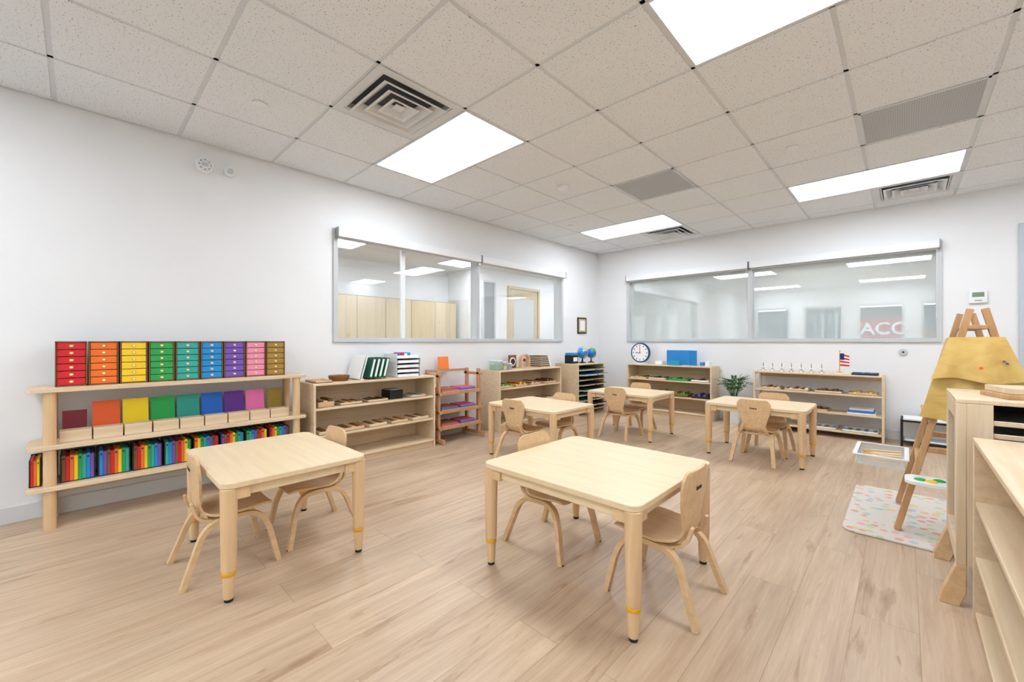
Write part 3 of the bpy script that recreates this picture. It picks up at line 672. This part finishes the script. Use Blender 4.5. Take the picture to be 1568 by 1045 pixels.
# ------------------------------------------------------------------ play mat
def matfloral():
    m=bpy.data.materials.new('playmat_floral');m.use_nodes=True;nt=m.node_tree;N=nt.nodes;L=nt.links;b=N['Principled BSDF'];tc=N.new('ShaderNodeTexCoord')
    v=N.new('ShaderNodeTexVoronoi');v.inputs['Scale'].default_value=20; L.new(tc.outputs['Object'],v.inputs['Vector'])
    r=N.new('ShaderNodeValToRGB'); r.color_ramp.interpolation='CONSTANT'; r.color_ramp.elements[0].position=0;r.color_ramp.elements[0].color=(1,1,1,1); r.color_ramp.elements[1].position=.40;r.color_ramp.elements[1].color=(0,0,0,1)
    L.new(v.outputs['Distance'],r.inputs['Fac'])
    s=N.new('ShaderNodeSeparateColor'); L.new(v.outputs['Color'],s.inputs[0])
    c=N.new('ShaderNodeValToRGB'); c.color_ramp.interpolation='CONSTANT'
    cols=[(224,158,140),(170,194,192),(228,190,136),(216,206,196),(190,202,162),(226,172,164)]
    c.color_ramp.elements[0].color=rgb(cols[0]); c.color_ramp.elements[1].position=.17; c.color_ramp.elements[1].color=rgb(cols[1])
    for i in range(2,6):
        e=c.color_ramp.elements.new(i/6); e.color=rgb(cols[i])
    L.new(s.outputs[0],c.inputs['Fac'])
    x=N.new('ShaderNodeMix');x.data_type='RGBA';L.new(r.outputs[0],x.inputs['Factor']);x.inputs[6].default_value=rgb((216,208,198));L.new(c.outputs[0],x.inputs[7]);L.new(x.outputs[2],b.inputs['Base Color']);b.inputs['Roughness'].default_value=.6;return m
m=M(); m.rrect(-.26,1.0,2.98,3.98,0.001,.012,.06,matfloral()); m.done('play_mat',.003)
# ------------------------------------------------------------------ easel (A-frame, working faces -x / +x)
m=M(); zt0=.019
def leg(p0,p1,w=.035,t=.028): m.sweep([p0,p1],(0,1,0),w,t,EASEL)
for y in (3.16,3.70):
    leg((-.03,y,zt0),(.245,y,1.235)); leg((.57,y+.002,zt0),(.295,y+.002,1.235))
    m.box(.08,.46,y-.012,y+.012,.47,.50,EASEL)
for z,x in ((.36,.055),(.62,.11)):
    m.box(x-.01,x+.012,3.16,3.70,z,z+.03,EASEL); m.box(.54-x-.012,.54-x+.01,3.16,3.70,z,z+.03,EASEL)
m.box(.235,.305,3.13,3.73,1.13,1.15,EASEL)
def panel(xa,za,xb,zb,y0,y1):
    m.prism([(xa,y0,za),(xa,y1,za),(xb,y1,zb),(xb,y0,zb)],(-.01 if xa<.26 else .01,0,0),EPANEL)
panel(.10,.66,.198,1.09,3.15,3.76)
panel(.44,.66,.342,1.09,3.15,3.76)
m.box(.075,.11,3.15,3.74,.645,.66,EASEL)
m.done('art_easel',.003)
def smockmat():
    m=bpy.data.materials.new('smock_yellow');m.use_nodes=True;nt=m.node_tree;N=nt.nodes;L=nt.links;b=N['Principled BSDF'];tc=N.new('ShaderNodeTexCoord')
    mp=N.new('ShaderNodeMapping'); mp.inputs['Scale'].default_value=(9,9,16); mp.inputs['Rotation'].default_value=(0,.5,0); L.new(tc.outputs['Object'],mp.inputs[0])
    n=N.new('ShaderNodeTexNoise');n.inputs['Scale'].default_value=1;n.inputs['Detail'].default_value=4;n.inputs['Distortion'].default_value=1.0;L.new(mp.outputs[0],n.inputs[0])
    r=N.new('ShaderNodeValToRGB');r.color_ramp.elements[0].position=.3;r.color_ramp.elements[0].color=rgb((212,170,92));r.color_ramp.elements[1].position=.6;r.color_ramp.elements[1].color=rgb((226,192,112))
    L.new(n.outputs['Fac'],r.inputs['Fac']);L.new(r.outputs[0],b.inputs['Base Color']);b.inputs['Roughness'].default_value=.45;return m
SM=smockmat()
def smock(ztop,zbot,xl0,xr0,xl1,xr1,yb,ph):
    m=M(); nx,nz=24,12; vs=[]
    for lay in (0,1):
        for j in range(nz+1):
            t=j/nz; z=ztop+(zbot-ztop)*t; a=xl0+(xl1-xl0)*t; b=xr0+(xr1-xr0)*t
            for i in range(nx+1):
                s=i/nx; x=a+(b-a)*s; y=yb-.010*math.sin(s*14+ph)*(.3+t)-.014*t+.014*(2*s-1)**2*t
                vs.append((x,y+lay*.006,z+(.012*math.sin(s*7+ph) if j==nz else 0)))
    W=nx+1;Q=W*(nz+1); fs=[]
    for j in range(nz):
        for i in range(nx):
            a=j*W+i; fs.append((a,a+1,a+W+1,a+W)); fs.append((Q+a+1,Q+a,Q+a+W,Q+a+W+1))
        fs.append((j*W,(j+1)*W,Q+(j+1)*W,Q+j*W)); fs.append((j*W+nx,Q+j*W+nx,Q+(j+1)*W+nx,(j+1)*W+nx))
    for i in range(nx): fs.append((i,Q+i,Q+i+1,i+1)); b=nz*W; fs.append((b+i,b+i+1,Q+b+i+1,Q+b+i))
    m.add(vs,fs,SM)
    return m
m=smock(1.09,.87,.168,.355,.10,.43,3.10,0)
for (x,z,r,c) in ((.275,.935,.007,SQM[1]),(.35,.97,.005,BROWN),(.36,.96,.004,SQM[5])): m.cyl((x,3.078,z),(x,3.10,z),r,c,n=9)
m.done('painting_smock')
m=smock(.885,.655,.115,.43,.055,.47,3.125,2); m.done('painting_smock')
m=M(); m.X=Matrix.Translation((-.105,3.44,.33)); 
for a in ((-.11,.11,-.19,.19,0,.006),(-.11,-.104,-.19,.19,.006,.06),(.104,.11,-.19,.19,.006,.06),(-.104,.104,-.19,-.184,.006,.06),(-.104,.104,.184,.19,.006,.06)): m.box(*a,GL_C)
m.box(-.125,-.104,-.20,.20,.056,.062,WHITE);m.box(.104,.125,-.20,.20,.056,.062,WHITE);m.box(-.104,.104,-.2,-.184,.056,.062,WHITE);m.box(-.104,.104,.184,.2,.056,.062,WHITE)
for k in range(12):
    y=-.15+k*.026; m.cyl((-.09,y,.016+.008*(k%2)),(.09,y+.01,.018+.008*(k%3)),.006,[YEL,CHAIR,BIRCH][k%3],n=8)
m.X=None; m.done('crayon_tray')
m=M(); m.rrect(-.0,.30,2.96,3.13,.33,.345,.05,WHITE); 
for (x,y,mt) in ((.06,3.03,SQM[3]),(.10,3.02,RBM[2]),(.13,3.06,SQM[3])): m.ball((x,y,.345),.026,mt,10,.35)
m.box(.05,.09,3.09,3.13,.30,.33,EASEL); m.done('paint_palette_tray')
# ------------------------------------------------------------------ drying rack
m=M(); W2=wood('rack_birch',(226,206,176),(212,188,154),2,.5)
x0,x1,y0,y1=.15,.75,2.44,2.95
for x in (x0,x1-.03):
    for y in (y0,y1-.07): m.box(x,x+.03,y,y+.07,.17,.82,W2)
    m.box(x,x+.03,y0+.07,y1-.07,.75,.82,W2); m.box(x,x+.03,y0+.07,y1-.07,.17,.24,W2)
    for yy in (y0+.0,y1-.04):
        s=-1 if x==x0 else 1; bx=x if s<0 else x+.03
        m.prism([(bx-s*.03,yy,.15),(bx-s*.03,yy,.17),(bx+s*.0,yy,.17),(bx+s*.045,yy,.03),(bx+s*.045,yy,.0),(bx-s*.01,yy,.0),(bx-s*.03,yy,.06)],(0,.04,0),CHAIR)
m.box(x0+.03,x0+.10,y0,y0+.02,.17,.82,W2); m.box(x1-.10,x1-.03,y0,y0+.02,.17,.82,W2)
m.box(x0,x1,y0+.0,y1,.82,.838,W2)
for k in range(11):
    z=.24+k*.05; m.box(x0+.03,x1-.03,y0+.02,y1-.02,z,z+.006,GREYM); m.box(x0+.1,x1-.1,y0+.004,y0+.012,z,z+.02,W2)
m.box(x0+.03,x1-.03,y1-.02,y1-.005,.24,.82,DARK)
m.done('art_drying_rack',.003)
m=M(); m.X=Matrix.Translation((.42,2.66,.838))@Matrix.Rotation(.3,4,'Z')
m.box(-.16,.16,-.1,.1,0,.02,EASEL); m.box(-.15,.15,-.09,.09,.02,.045,W2); m.box(-.02,.02,-.12,.12,.045,.055,EASEL); m.done('wooden_box_stack',.003)
m=M(); x0,x1,y0,y1,h=.19,.60,1.20,2.37,.70; t=.02
m.box(x0,x1,y1-t,y1,0,h,BIRCHY); m.box(x0,x1,y0,y0+t,0,h,BIRCHY); m.box(x0,x1,y0+t,y1-t,h-t,h,BIRCHY)
for z in (.46,.25,.04): m.box(x0+.005,x1,y0+t,y1-t,z-t,z,BIRCHY)
m.box(x1-.01,x1,y0+t,y1-t,.04,h-t,BIRCHY); m.box(x0+.03,x0+.05,y0+t,y1-t,0,.02,BIRCHY)
m.box(x0+.2,x0+.22,y0+t,y1-t,.46,h-t,BIRCHY)
m.done('birch_storage_cabinet',.003)

# ------------------------------------------------------------------ world + camera
w=bpy.data.worlds.new('world'); sc.world=w; w.use_nodes=True; nt=w.node_tree; bg=nt.nodes['Background']
tc=nt.nodes.new('ShaderNodeTexCoord'); sp=nt.nodes.new('ShaderNodeSeparateXYZ'); r=nt.nodes.new('ShaderNodeValToRGB')
nt.links.new(tc.outputs['Generated'],sp.inputs[0]); nt.links.new(sp.outputs['Z'],r.inputs['Fac']); nt.links.new(r.outputs[0],bg.inputs[0])
r.color_ramp.elements[0].color=(.95,.98,1,1); r.color_ramp.elements[1].color=(.6,.78,1,1); bg.inputs[1].default_value=3.0
cam=bpy.data.cameras.new('camera'); co=bpy.data.objects.new('camera',cam); sc.collection.objects.link(co); sc.camera=co
cam.sensor_width=36; cam.lens=632/1568*36; co.location=(0,0,1.07); co.rotation_euler=(math.pi/2,0,math.atan2(601,632)); cam.clip_start=.05
